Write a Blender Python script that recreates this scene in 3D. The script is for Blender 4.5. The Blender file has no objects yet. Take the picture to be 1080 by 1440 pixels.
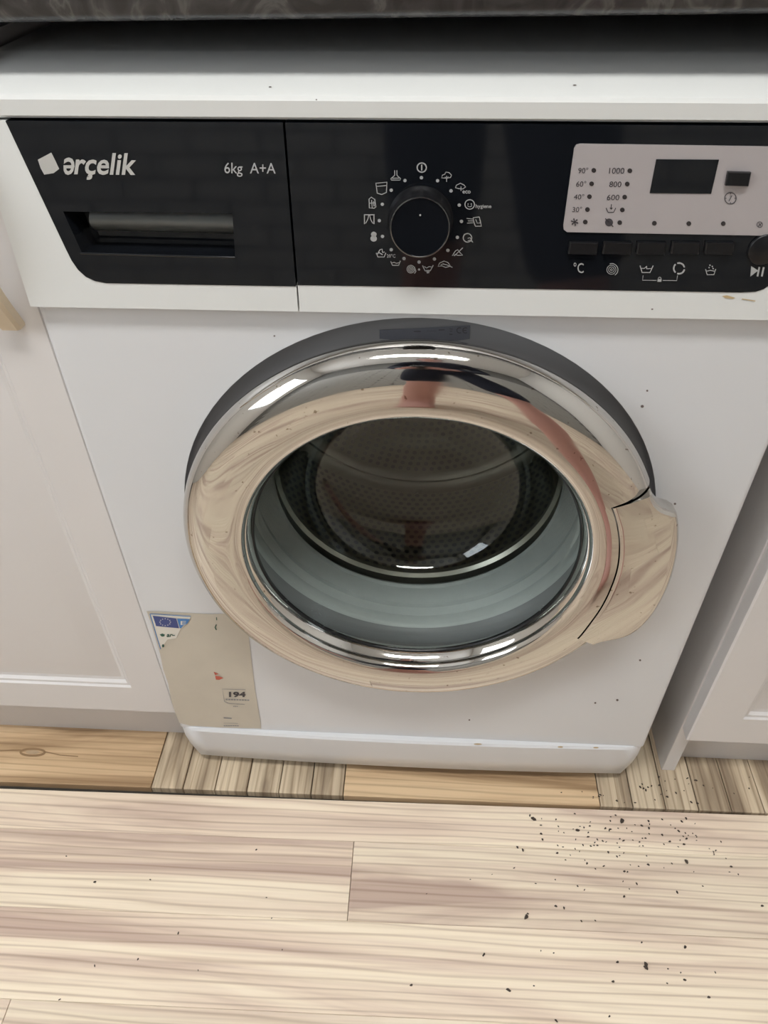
import bpy, bmesh, math, random
from mathutils import Vector, Matrix
from mathutils.geometry import tessellate_polygon

sc = bpy.context.scene
COL = sc.collection
random.seed(7)
PI = math.pi

# ------------------------------------------------------------------ camera
CAM = Vector((0.00289, -0.52947, 0.95423))
YAW, PITCH, ROLL, FPX = -0.06024, 0.72746, -0.00982, 1053.0
_cy, _sy, _cp, _sp = math.cos(YAW), math.sin(YAW), math.cos(PITCH), math.sin(PITCH)
FWD = Vector((_sy * _cp, _cy * _cp, -_sp))
_r = Vector((_cy, -_sy, 0)); _u = _r.cross(FWD)
RIGHT = math.cos(ROLL) * _r + math.sin(ROLL) * _u
UP = -math.sin(ROLL) * _r + math.cos(ROLL) * _u
cd = bpy.data.cameras.new('camera'); cam = bpy.data.objects.new('camera', cd); COL.objects.link(cam)
m = Matrix((RIGHT, UP, -FWD)).transposed().to_4x4(); m.translation = CAM
cam.matrix_world = m
cd.sensor_fit = 'VERTICAL'; cd.sensor_height = 36.0; cd.lens = FPX / 1440 * 36.0
cd.clip_start = 0.02; cd.clip_end = 50
sc.camera = cam

# ------------------------------------------------------------------ light and exposure
sc.view_settings.view_transform = 'Standard'
sc.view_settings.look = 'None'
sc.view_settings.gamma = 1.0
sc.view_settings.use_curve_mapping = False
sc.view_settings.exposure = 0.14
w = bpy.data.worlds.new('world'); sc.world = w; w.use_nodes = True
bg = w.node_tree.nodes['Background']
bg.inputs[0].default_value = (0.75, 0.87, 1.0, 1); bg.inputs[1].default_value = 2.0
LAMP = 26.0
# the window of the left wall lets the day in
ad = bpy.data.lights.new('window_left_offscreen', 'AREA'); ad.shape = 'RECTANGLE'; ad.size = 0.95; ad.size_y = 1.05
ad.energy = 16; ad.color = (0.93, 0.96, 1.0)
al = bpy.data.objects.new('window_left_offscreen', ad); COL.objects.link(al)
al.location = (-1.74, -1.15, 1.55); al.rotation_euler = (0, -PI / 2, 0)

# ------------------------------------------------------------------ projection helpers
def ray(px, py):
    return (RIGHT * ((px - 540) / FPX) - UP * ((py - 720) / FPX) + FWD)

class Plane:
    def __init__(s, p, n):
        s.p = Vector(p); s.n = Vector(n).normalized()
    def at(s, px, py, d=0.0):
        r_ = ray(px, py)
        t = (s.p - CAM).dot(s.n) / r_.dot(s.n)
        return CAM + r_ * t + s.n * d

ZT, ZB = 0.8200, 0.6905              # control strip top and bottom
YT, YB = -0.0015, -0.0085
_n = Vector((0, -(ZT - ZB), (YT - YB)))   # faces the room and a little upwards
PANEL = Plane((0, YT, ZT), _n)
FRONT = Plane((0, 0, 0.4), (0, -1, 0))
DISH = Plane((0, 0.009, 0.6), (0, -1, 0))
FLOOR = Plane((0, 0, 0), (0, 0, 1))

# ------------------------------------------------------------------ material helpers
def new_mat(name):
    mt = bpy.data.materials.new(name); mt.use_nodes = True
    return mt, mt.node_tree.nodes, mt.node_tree.links, mt.node_tree.nodes['Principled BSDF']

def simple(name, col, rough=0.4, metal=0.0, var=0.03, scale=30, bump=0.0, coat=0.0, ior=1.5):
    mt, N, L, b = new_mat(name)
    b.inputs['Roughness'].default_value = rough; b.inputs['Metallic'].default_value = metal
    b.inputs['IOR'].default_value = ior
    if coat: b.inputs['Coat Weight'].default_value = coat; b.inputs['Coat Roughness'].default_value = 0.05
    g = N.new('ShaderNodeNewGeometry'); n = N.new('ShaderNodeTexNoise')
    n.inputs['Scale'].default_value = scale; n.inputs['Detail'].default_value = 4
    L.new(g.outputs['Position'], n.inputs['Vector'])
    mx = N.new('ShaderNodeMix'); mx.data_type = 'RGBA'
    mx.inputs[6].default_value = tuple(c * (1 - var) for c in col) + (1,)
    mx.inputs[7].default_value = tuple(min(1, c * (1 + var)) for c in col) + (1,)
    L.new(n.outputs[0], mx.inputs[0]); L.new(mx.outputs[2], b.inputs['Base Color'])
    if bump:
        bp = N.new('ShaderNodeBump'); bp.inputs['Strength'].default_value = bump; bp.inputs['Distance'].default_value = 0.002
        L.new(n.outputs[0], bp.inputs['Height']); L.new(bp.outputs[0], b.inputs['Normal'])
    return mt

def ramp(N, stops):
    r_ = N.new('ShaderNodeValToRGB'); e = r_.color_ramp.elements
    while len(e) < len(stops): e.new(0.5)
    for el, (p, c) in zip(e, stops):
        el.position = p; el.color = tuple(c) + (1,)
    return r_

def wood(name, light, mid, dark, along='X', streak=5.0, grain=1.0, rough=0.38):
    """boards with long streaks along one axis; every board draws its own piece of the pattern"""
    mt, N, L, b = new_mat(name)
    b.inputs['Roughness'].default_value = rough
    g = N.new('ShaderNodeNewGeometry'); oi = N.new('ShaderNodeObjectInfo')
    cmb = N.new('ShaderNodeVectorMath'); cmb.operation = 'SCALE'; cmb.inputs[0].default_value = (37.0, 53.0, 19.0)
    L.new(oi.outputs['Random'], cmb.inputs['Scale'])
    add = N.new('ShaderNodeVectorMath'); L.new(g.outputs['Position'], add.inputs[0]); L.new(cmb.outputs[0], add.inputs[1])
    def mapped(sx, sy):
        mp = N.new('ShaderNodeMapping'); L.new(add.outputs[0], mp.inputs[0])
        mp.inputs['Scale'].default_value = (sx, sy, 1) if along == 'X' else (sy, sx, 1)
        return mp
    m1 = mapped(1.1, 15); n1 = N.new('ShaderNodeTexNoise'); n1.inputs['Scale'].default_value = streak / 3
    n1.inputs['Detail'].default_value = 5; n1.inputs['Roughness'].default_value = 0.55; n1.inputs['Distortion'].default_value = 0.9
    L.new(m1.outputs[0], n1.inputs['Vector'])
    r1 = ramp(N, [(0.37, dark), (0.48, mid), (0.57, light), (1.0, light)]); L.new(n1.outputs[0], r1.inputs[0])
    # growth lines
    m2 = mapped(0.6, 7); wv = N.new('ShaderNodeTexWave'); wv.wave_type = 'BANDS'; wv.bands_direction = 'Y' if along == 'X' else 'X'
    wv.inputs['Scale'].default_value = 4.2; wv.inputs['Distortion'].default_value = 7.0
    wv.inputs['Detail'].default_value = 2.0; wv.inputs['Detail Scale'].default_value = 0.7; wv.inputs['Detail Roughness'].default_value = 0.5
    L.new(m2.outputs[0], wv.inputs['Vector'])
    r2 = ramp(N, [(0.0, (0.62, 0.56, 0.52)), (0.10, (0.85, 0.82, 0.79)), (0.30, (1, 1, 1))]); L.new(wv.outputs[0], r2.inputs[0])
    mul = N.new('ShaderNodeMix'); mul.data_type = 'RGBA'; mul.blend_type = 'MULTIPLY'; mul.inputs[0].default_value = 0.75 * grain
    L.new(r1.outputs[0], mul.inputs[6]); L.new(r2.outputs[0], mul.inputs[7])
    # fine fibre
    m3 = mapped(6, 260); n3 = N.new('ShaderNodeTexNoise'); n3.inputs['Scale'].default_value = 1.0; n3.inputs['Detail'].default_value = 3
    L.new(m3.outputs[0], n3.inputs['Vector'])
    r3 = ramp(N, [(0.3, (0.86, 0.84, 0.82)), (0.55, (1, 1, 1))]); L.new(n3.outputs[0], r3.inputs[0])
    mul2 = N.new('ShaderNodeMix'); mul2.data_type = 'RGBA'; mul2.blend_type = 'MULTIPLY'; mul2.inputs[0].default_value = 0.8
    L.new(mul.outputs[2], mul2.inputs[6]); L.new(r3.outputs[0], mul2.inputs[7])
    # board to board tone
    hs = N.new('ShaderNodeHueSaturation'); mr = N.new('ShaderNodeMapRange')
    mr.inputs['To Min'].default_value = 0.93; mr.inputs['To Max'].default_value = 1.06
    L.new(oi.outputs['Random'], mr.inputs['Value']); L.new(mr.outputs[0], hs.inputs['Value'])
    L.new(mul2.outputs[2], hs.inputs['Color']); L.new(hs.outputs[0], b.inputs['Base Color'])
    bp = N.new('ShaderNodeBump'); bp.inputs['Strength'].default_value = 0.08; bp.inputs['Distance'].default_value = 0.001
    L.new(n3.outputs[0], bp.inputs['Height']); L.new(bp.outputs[0], b.inputs['Normal'])
    return mt

M = {}
M['enamel'] = simple('white_enamel', (0.66, 0.665, 0.675), 0.28, var=0.015, scale=8)
M['plastic'] = simple('white_plastic', (0.68, 0.685, 0.665), 0.32, var=0.015, scale=12)
M['lid'] = M['plastic']
M['cab'] = simple('white_lacquer', (0.67, 0.645, 0.63), 0.34, var=0.015, scale=6)
M['cab_grey'] = simple('cabinet_board', (0.67, 0.645, 0.63), 0.5, var=0.015)
M['black'] = simple('gloss_black', (0.006, 0.007, 0.009), 0.06, var=0.1, ior=1.5)
M['black_matte'] = simple('black_plastic', (0.008, 0.008, 0.009), 0.32, var=0.1, ior=1.38)
M['dishgrey'] = simple('grey_plastic', (0.235, 0.235, 0.245), 0.4, var=0.03)
M['ratelabel'] = simple('grey_foil', (0.10, 0.105, 0.125), 0.35, var=0.05)
M['rubber'] = simple('grey_rubber', (0.50, 0.525, 0.52), 0.45, var=0.08, scale=60)
M['silver'] = simple('silver_plate', (0.44, 0.405, 0.405), 0.42, metal=0.25, var=0.02, scale=90)
M['print'] = simple('pale_print', (0.36, 0.36, 0.355), 0.5)
M['logo'] = simple('silver_print', (0.52, 0.51, 0.485), 0.35, metal=0.2)
M['darkprint'] = simple('dark_print', (0.05, 0.045, 0.05), 0.5)
M['led'] = simple('dark_led', (0.035, 0.03, 0.03), 0.3)
M['pull'] = simple('grey_pull', (0.20, 0.21, 0.205), 0.28, metal=0.15, var=0.2, scale=40)
M['knobrim'] = simple('dark_metal_rim', (0.16, 0.16, 0.16), 0.2, metal=0.9)
M['plinth'] = M['cab_grey']
M['paperlabel'] = simple('aged_label_paper', (0.55, 0.50, 0.415), 0.7, var=0.09, scale=22, bump=0.05)
M['whitepaper'] = simple('label_print_white', (0.70, 0.67, 0.60), 0.5)
M['navy'] = simple('label_navy', (0.035, 0.06, 0.22), 0.4)
M['blue'] = simple('label_blue', (0.05, 0.20, 0.48), 0.4)
M['green'] = simple('label_green', (0.02, 0.09, 0.06), 0.5)
M['red'] = simple('label_red', (0.50, 0.10, 0.06), 0.5)
M['star'] = simple('label_star', (0.42, 0.44, 0.50), 0.5)
M['chip'] = simple('chip_mark', (0.16, 0.13, 0.12), 0.8)
M['stain'] = simple('tan_stain', (0.50, 0.37, 0.20), 0.7)
M['handlewood'] = simple('cream_handle', (0.66, 0.55, 0.40), 0.32, var=0.04, scale=15)
M['wallpaint'] = simple('wall_paint', (0.80, 0.79, 0.77), 0.8, var=0.02)
M['brick'] = simple('painted_brick', (0.40, 0.40, 0.385), 0.85, var=0.18, scale=25, bump=0.4)
M['mortar'] = simple('brick_mortar', (0.16, 0.16, 0.155), 0.95, var=0.1)
M['subfloor'] = simple('dark_underlay', (0.045, 0.04, 0.032), 0.9, var=0.3, scale=60)
M['frame'] = simple('window_frame_white', (0.8, 0.8, 0.8), 0.4)
M['crumb'] = simple('dark_crumb', (0.06, 0.045, 0.035), 0.9, var=0.4, scale=200)
M['tub'] = simple('grey_tub_plastic', (0.30, 0.30, 0.30), 0.55)
M['skin'] = simple('skin', (0.64, 0.35, 0.30), 0.5, var=0.06, scale=12)
M['navycloth'] = simple('navy_knit', (0.012, 0.015, 0.03), 0.85, var=0.2, scale=120, bump=0.2)
M['pinkcloth'] = simple('dusty_pink_cloth', (0.62, 0.30, 0.29), 0.85, var=0.08, scale=80, bump=0.2)
M['purplecloth'] = simple('mauve_cloth', (0.32, 0.14, 0.28), 0.85, var=0.15, scale=80)
M['hair'] = simple('dark_hair', (0.025, 0.017, 0.012), 0.5, var=0.3, scale=90)
M['phone'] = simple('black_phone', (0.012, 0.012, 0.014), 0.15)
M['lens'] = simple('lens_glass', (0.01, 0.01, 0.02), 0.05)

def chrome():
    mt, N, L, b = new_mat('worn_chrome')
    b.inputs['Metallic'].default_value = 1.0; b.inputs['Base Color'].default_value = (0.64, 0.63, 0.615, 1)
    g = N.new('ShaderNodeNewGeometry'); n = N.new('ShaderNodeTexNoise'); n.inputs['Scale'].default_value = 26; n.inputs['Detail'].default_value = 6
    L.new(g.outputs['Position'], n.inputs['Vector'])
    mr = N.new('ShaderNodeMapRange'); mr.inputs['From Min'].default_value = 0.45; mr.inputs['From Max'].default_value = 0.8
    mr.inputs['To Min'].default_value = 0.035; mr.inputs['To Max'].default_value = 0.16
    L.new(n.outputs[0], mr.inputs['Value']); L.new(mr.outputs[0], b.inputs['Roughness'])
    # worn specks of the plating
    n2 = N.new('ShaderNodeTexNoise'); n2.inputs['Scale'].default_value = 190; n2.inputs['Detail'].default_value = 2
    L.new(g.outputs['Position'], n2.inputs['Vector'])
    r_ = ramp(N, [(0.70, (0.60, 0.58, 0.55)), (0.75, (0.28, 0.24, 0.20))]); L.new(n2.outputs[0], r_.inputs[0])
    L.new(r_.outputs[0], b.inputs['Base Color'])
    n3 = N.new('ShaderNodeTexNoise'); n3.inputs['Scale'].default_value = 14; n3.inputs['Detail'].default_value = 1
    L.new(g.outputs['Position'], n3.inputs['Vector'])
    bp = N.new('ShaderNodeBump'); bp.inputs['Strength'].default_value = 0.35; bp.inputs['Distance'].default_value = 0.0022
    L.new(n3.outputs[0], bp.inputs['Height']); L.new(bp.outputs[0], b.inputs['Normal'])
    return mt
M['chrome'] = chrome()

def glass(name, tint, ior=0.05, rough=0.02):
    mt, N, L, b = new_mat(name)
    out = N['Material Output']; N.remove(b)
    tr = N.new('ShaderNodeBsdfTransparent'); tr.inputs[0].default_value = tint + (1,)
    gl = N.new('ShaderNodeBsdfGlossy'); gl.inputs['Roughness'].default_value = rough; gl.inputs[0].default_value = (0.95, 1, 0.98, 1)
    lw = N.new('ShaderNodeLayerWeight'); lw.inputs[0].default_value = 0.5
    pw = N.new('ShaderNodeMath'); pw.operation = 'POWER'; pw.inputs[1].default_value = 3.6; L.new(lw.outputs['Facing'], pw.inputs[0])
    fr = N.new('ShaderNodeMapRange'); fr.inputs['To Min'].default_value = ior; fr.inputs['To Max'].default_value = 0.9; L.new(pw.outputs[0], fr.inputs['Value'])
    mx = N.new('ShaderNodeMixShader'); L.new(fr.outputs[0], mx.inputs[0]); L.new(tr.outputs[0], mx.inputs[1]); L.new(gl.outputs[0], mx.inputs[2])
    L.new(mx.outputs[0], out.inputs[0])
    return mt
M['doorglass'] = glass('door_glass', (0.74, 0.77, 0.75), 0.05)
M['pane'] = glass('window_glass', (0.95, 0.97, 0.97))

def drum_metal():
    mt, N, L, b = new_mat('drum_steel')
    b.inputs['Metallic'].default_value = 0.85; b.inputs['Roughness'].default_value = 0.34
    b.inputs['Base Color'].default_value = (0.50, 0.48, 0.42, 1)
    return mt
M['drum'] = drum_metal()

def granite():
    mt, N, L, b = new_mat('dark_marble_counter')
    b.inputs['Roughness'].default_value = 0.22
    g = N.new('ShaderNodeNewGeometry')
    n = N.new('ShaderNodeTexNoise'); n.inputs['Scale'].default_value = 26; n.inputs['Detail'].default_value = 8; n.inputs['Distortion'].default_value = 1.6
    L.new(g.outputs['Position'], n.inputs['Vector'])
    r_ = ramp(N, [(0.40, (0.020, 0.020, 0.022)), (0.54, (0.040, 0.040, 0.042)), (0.60, (0.085, 0.084, 0.082)), (0.66, (0.04, 0.04, 0.04)), (0.8, (0.06, 0.06, 0.06))])
    L.new(n.outputs[0], r_.inputs[0]); L.new(r_.outputs[0], b.inputs['Base Color'])
    return mt
M['granite'] = granite()

def emit(name, col, s):
    mt, N, L, b = new_mat(name)
    b.inputs['Emission Color'].default_value = col + (1,); b.inputs['Emission Strength'].default_value = s
    b.inputs['Base Color'].default_value = (0.8, 0.8, 0.8, 1)
    return mt
M['lamp'] = emit('lamp_diffuser', (0.985, 0.985, 0.97), LAMP)
M['lam'] = wood('pale_laminate', (0.92, 0.80, 0.63), (0.81, 0.67, 0.535), (0.58, 0.44, 0.36), 'X', 3.2, 0.8)
M['oak'] = wood('oak_tile', (0.74, 0.55, 0.345), (0.64, 0.455, 0.275), (0.38, 0.25, 0.14), 'X', 4.0, 0.7)
M['greyoak'] = wood('greyed_oak_tile', (0.68, 0.565, 0.41), (0.50, 0.40, 0.28), (0.30, 0.23, 0.16), 'Y', 6.0, 1.0)

# ------------------------------------------------------------------ mesh helpers
def empty(name, loc=(0, 0, 0)):
    o = bpy.data.objects.new(name, None); o.location = loc; COL.objects.link(o); o.empty_display_size = 0.05
    return o

def tag(o, label=None, cat=None, group=None, kind=None):
    if label: o['label'] = label
    if cat: o['category'] = cat
    if group: o['group'] = group
    if kind: o['kind'] = kind
    return o

def place(name, me, mat, parent=None):
    o = bpy.data.objects.new(name, me); COL.objects.link(o)
    if mat is not None and not me.materials: me.materials.append(mat)
    if parent is not None:
        o.parent = parent
        # every part is modelled in world coordinates
        off = parent.location if parent.parent is None else Vector()
        o.matrix_parent_inverse = Matrix.Translation(-Vector(off))
    return o

def finish(bm, name, mat, parent=None, smooth=None, recalc=True):
    if recalc: bmesh.ops.recalc_face_normals(bm, faces=bm.faces[:])
    me = bpy.data.meshes.new(name); bm.to_mesh(me); bm.free()
    if smooth is not None:
        for p in me.polygons: p.use_smooth = True
        try: me.set_sharp_from_angle(angle=math.radians(smooth))
        except Exception: pass
    return place(name, me, mat, parent)

def add_box(bm, x0, x1, y0, y1, z0, z1, bevel=0.0, seg=1):
    r_ = bmesh.ops.create_cube(bm, size=1.0)
    vs = r_['verts']
    for v in vs:
        v.co = Vector((x0 + (v.co.x + .5) * (x1 - x0), y0 + (v.co.y + .5) * (y1 - y0), z0 + (v.co.z + .5) * (z1 - z0)))
    if bevel:
        es = list({e for v in vs for e in v.link_edges})
        bmesh.ops.bevel(bm, geom=es, offset=bevel, segments=seg, profile=0.5, affect='EDGES', clamp_overlap=True)

def box(name, x0, x1, y0, y1, z0, z1, mat, parent=None, bevel=0.0, seg=2, smooth=40):
    bm = bmesh.new(); add_box(bm, x0, x1, y0, y1, z0, z1, bevel, seg)
    return finish(bm, name, mat, parent, smooth if bevel else None)

CX, CZ = 0.0015, 0.4604                 # axis of the porthole
def lathe(name, prof, mat, parent, seg=128, cx=CX, cz=CZ, smooth=50, a0=0.0, a1=2 * PI, flip=False):
    bm = bmesh.new(); full = abs(a1 - a0 - 2 * PI) < 1e-6
    n = seg if full else seg + 1
    rings = []
    for i in range(n):
        a = a0 + (a1 - a0) * i / seg
        rings.append([bm.verts.new((cx + r_ * math.cos(a), y, cz + r_ * math.sin(a))) for r_, y in prof])
    for i in range(seg):
        A, B = rings[i], rings[(i + 1) % n]
        for k in range(len(prof) - 1):
            bm.faces.new((A[k], A[k + 1], B[k + 1], B[k]))
    bmesh.ops.remove_doubles(bm, verts=bm.verts[:], dist=1e-6)
    return finish(bm, name, mat, parent, smooth)

def poly_solid(bm, plane, outer, holes=(), d0=0.0, d1=-0.01, world=False):
    """prism on a plane: outline (pixels or world points), front at d0, back at d1"""
    loops = []
    for lp in [outer] + list(holes):
        pts = lp if world else [plane.at(x, y) for x, y in lp]
        loops.append(pts)
    tris = tessellate_polygon([[p for p in lp] for lp in loops])
    flat = [p for lp in loops for p in lp]
    F = [bm.verts.new(p + plane.n * d0) for p in flat]
    for t in tris:
        try: bm.faces.new([F[i] for i in t])
        except ValueError: pass
    if d1 is not None:
        B = [bm.verts.new(p + plane.n * d1) for p in flat]
        for t in tris:
            try: bm.faces.new([B[i] for i in reversed(t)])
            except ValueError: pass
        k = 0
        for lp in loops:
            n = len(lp)
            for i in range(n):
                a, b_ = k + i, k + (i + 1) % n
                try: bm.faces.new((F[a], F[b_], B[b_], B[a]))
                except ValueError: pass
            k += n

def prism(name, plane, outer, mat, parent, holes=(), d0=0.0, d1=-0.01, world=False):
    bm = bmesh.new(); poly_solid(bm, plane, outer, holes, d0, d1, world)
    return finish(bm, name, mat, parent)

# ---- flat print, drawn on a plane of the machine
class Art:
    def __init__(s, plane, d=0.0004, ox=0, oy=0, sc_=1.0):
        s.bm = bmesh.new(); s.pl = plane; s.d = d; s.ox, s.oy, s.s = ox, oy, sc_
    def P(s, x, y):
        return s.pl.at(s.ox + x / s.s, s.oy + y / s.s, s.d)
    def fill(s, pts):
        tris = tessellate_polygon([[Vector((x, y, 0)) for x, y in pts]])
        vs = [s.bm.verts.new(s.P(x, y)) for x, y in pts]
        for t in tris:
            try: s.bm.faces.new([vs[i] for i in t])
            except ValueError: pass
        return s
    def line(s, pts, w_=4.0, closed=False):
        n = len(pts); seq = list(pts)
        L_, R_ = [], []
        for i in range(n):
            x, y = seq[i]
            if closed: a, b_ = seq[i - 1], seq[(i + 1) % n]
            else: a, b_ = seq[max(i - 1, 0)], seq[min(i + 1, n - 1)]
            dx, dy = b_[0] - a[0], b_[1] - a[1]; l = math.hypot(dx, dy) or 1
            nx, ny = -dy / l * w_ / 2, dx / l * w_ / 2
            L_.append(s.bm.verts.new(s.P(x + nx, y + ny))); R_.append(s.bm.verts.new(s.P(x - nx, y - ny)))
        for i in range(n if closed else n - 1):
            j = (i + 1) % n
            s.bm.faces.new((L_[i], L_[j], R_[j], R_[i]))
        return s
    def disc(s, x, y, r_, ry=None, n=16):
        ry = ry or r_
        return s.fill([(x + r_ * math.cos(2 * PI * i / n), y + ry * math.sin(2 * PI * i / n)) for i in range(n)])
    def ring(s, x, y, r_, w_=4, a0=0, a1=360, n=24, ry=None):
        ry = ry or r_
        full = abs(a1 - a0) >= 360
        pts = [(x + r_ * math.cos(math.radians(a0 + (a1 - a0) * i / n)), y + ry * math.sin(math.radians(a0 + (a1 - a0) * i / n))) for i in range(n + (0 if full else 1))]
        return s.line(pts, w_, full)
    def text(s, t, x0, y0, x1, y1, shear=0.0, bold=0.0, rise=0.0):
        """fit the word into the box; rise = downward drift of the baseline over the width"""
        c = bpy.data.curves.new('t', 'FONT'); c.body = t; c.resolution_u = 3; c.shear = shear; c.offset = bold
        o = bpy.data.objects.new('t', c); COL.objects.link(o)
        dg = bpy.context.evaluated_depsgraph_get(); me = o.evaluated_get(dg).to_mesh()
        xs = [v.co.x for v in me.vertices]; ys = [v.co.y for v in me.vertices]
        ax, bx, ay, by = min(xs), max(xs), min(ys), max(ys)
        vs = []
        for v in me.vertices:
            fx = (v.co.x - ax) / (bx - ax); fy = (v.co.y - ay) / (by - ay)
            vs.append(s.bm.verts.new(s.P(x0 + fx * (x1 - x0), y1 - fy * (y1 - y0) + rise * fx)))
        for p in me.polygons:
            try: s.bm.faces.new([vs[i] for i in p.vertices])
            except ValueError: pass
        o.to_mesh_clear() if False else None
        bpy.data.objects.remove(o); bpy.data.curves.remove(c)
        return s
    def done(s, name, mat, parent):
        bmesh.ops.recalc_face_normals(s.bm, faces=s.bm.faces[:])
        for f in s.bm.faces:
            if f.normal.dot(s.pl.n) < 0: f.normal_flip()
        return finish(s.bm, name, mat, parent, recalc=False)

# ------------------------------------------------------------------ the room
RX0, RX1, RY0, RY1, RH = -1.75, 1.75, -2.05, 0.62, 2.5
fl = tag(box('floor', RX0, RX1, RY0, RY1, -0.05, -0.012, M['subfloor']), 'dark underlay below the boards and tiles of the kitchen floor', kind='structure')
tag(box('ceiling', RX0, RX1, RY0, RY1, RH, RH + 0.06, M['wallpaint']), 'plain pale kitchen ceiling', kind='structure')
tag(box('wall_rear', RX0, RX1, RY1, RY1 + 0.08, -0.05, RH, M['wallpaint']), 'pale wall behind the cabinets', kind='structure')
tag(box('wall_right', RX1, RX1 + 0.08, RY0, RY1, -0.05, RH, M['wallpaint']), 'pale side wall', kind='structure')
bm = bmesh.new()
WY0, WY1, WZ0, WZ1 = -1.62, -0.68, 1.02, 2.08
add_box(bm, RX0 - 0.08, RX0, RY0, WY0, -0.05, RH); add_box(bm, RX0 - 0.08, RX0, WY1, RY1, -0.05, RH)
add_box(bm, RX0 - 0.08, RX0, WY0, WY1, -0.05, WZ0); add_box(bm, RX0 - 0.08, RX0, WY0, WY1, WZ1, RH)
tag(finish(bm, 'wall_left', M['wallpaint']), 'pale side wall with a window opening', kind='structure')
wn = tag(empty('window_1', (RX0 - 0.04, (WY0 + WY1) / 2, WZ0)), 'white framed kitchen window with two panes', kind='structure')
bm = bmesh.new()
for (a, b_, c, d) in ((WY0, WY0 + .05, WZ0, WZ1), (WY1 - .05, WY1, WZ0, WZ1), (WY0, WY1, WZ0, WZ0 + .05), (WY0, WY1, WZ1 - .05, WZ1), (-1.18, -1.12, WZ0, WZ1)):
    add_box(bm, RX0 - 0.065, RX0 - 0.02, a, b_, c, d)
finish(bm, 'window_frame', M['frame'], wn)
for a, b_ in ((WY0 + .05, -1.18), (-1.12, WY1 - .05)):
    box('pane', RX0 - 0.046, RX0 - 0.042, a, b_, WZ0 + .05, WZ1 - .05, M['pane'], wn)
# opposite wall: painted brick
wb = tag(box('wall_front', RX0, RX1, RY0 - 0.1, RY0, -0.05, RH, M['mortar']), 'grey painted brick wall across the kitchen', kind='structure')
BW, BH, BJ = 0.235, 0.072, 0.010
bm = bmesh.new(); add_box(bm, -BW / 2 + BJ / 2, BW / 2 - BJ / 2, 0, 0.016, -BH / 2 + BJ / 2, BH / 2 - BJ / 2, 0.003, 1)
bme = bpy.data.meshes.new('brick'); bm.to_mesh(bme); bm.free(); bme.materials.append(M['brick'])
rows, ncol = 22, 13
for r_ in range(rows):
    for c in range(ncol):
        o = place('brick', bme, None, wb)
        o.location = (-1.35 + (c + (0.5 if r_ % 2 else 0.0)) * BW + random.uniform(-.003, .003), RY0 - 0.002 + random.uniform(-.003, .002), 0.04 + r_ * BH)

# ------------------------------------------------------------------ floor boards
# rear strip: wood look tiles; front: pale laminate; a dark open joint between them
def seam_y(x): return -0.0385 + 0.0115 * x
def board(name, corners, mat, z1, parent, thick=0.012, bev=0.0012):
    bm = bmesh.new()
    T = [bm.verts.new((x, y, z1 - bev)) for x, y in corners]; B = [bm.verts.new((x, y, z1 - thick)) for x, y in corners]
    cx = sum(c[0] for c in corners) / 4; cy = sum(c[1] for c in corners) / 4
    I = []
    for x, y in corners:
        I.append(bm.verts.new((x + (bev if x < cx else -bev), y + (bev if y < cy else -bev), z1)))
    bm.faces.new(I); bm.faces.new(B[::-1])
    for i in range(4):
        j = (i + 1) % 4
        bm.faces.new((T[i], T[j], I[j], I[i])); bm.faces.new((B[i], B[j], T[j], T[i]))
    return finish(bm, name, mat, parent)

G = 0.0006
def rear_tile(x0, x1, mat, y1=0.60):
    g0 = 0.0042 - 0.0055 * max(x0, -.7); g1 = 0.0042 - 0.0055 * max(x1, -.7)
    board('floor_tile', [(x0 + G, seam_y(x0) + g0), (x1 - G, seam_y(x1) + g1), (x1 - G, y1), (x0 + G, y1)], mat, 0.0, fl, bev=0.0006)
def xt(a, b_, n): return [a + (b_ - a) * i / n for i in range(n + 1)]
EDGES = [(-1.30, -0.950, 'V'), (-0.950, -0.348, 'H'), (-0.348, -0.086, 'V'), (-0.086, 0.257, 'H'), (0.257, 0.60, 'V'), (0.60, 0.95, 'H'), (0.95, 1.30, 'V')]
for a, b_, k in EDGES:
    if k == 'H':
        # two boards deep, meeting under the machine
        rear_tile(a, b_, M['oak'], 0.29)
        board('floor_tile', [(a + G, 0.29 + G), (b_ - G, 0.29 + G), (b_ - G, 0.60), (a + G, 0.60)], M['oak'], 0.0, fl)
    else:
        xs = xt(a, b_, 6 if b_ - a < 0.3 else 8)
        for i in range(len(xs) - 1): rear_tile(xs[i], xs[i + 1], M['greyoak'])
kn_ = Art(FLOOR, 0.0004); kn_.ring(46, 1058, 17, 3.2, ry=4.8).line([(0, 1056), (18, 1055), (30, 1055)], 2).line([(62, 1057), (85, 1062), (110, 1064)], 1.6)
for nm in ('wood_knot',): kn_.done(nm, simple('knot_brown', (0.30, 0.19, 0.10), 0.5, var=0.15, scale=90), fl)
Art(FLOOR, 0.0006).disc(46, 1058, 10, 2.6, 14).done('wood_knot', simple('knot_heart', (0.46, 0.34, 0.22), 0.5, var=0.15, scale=90), fl)
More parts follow.
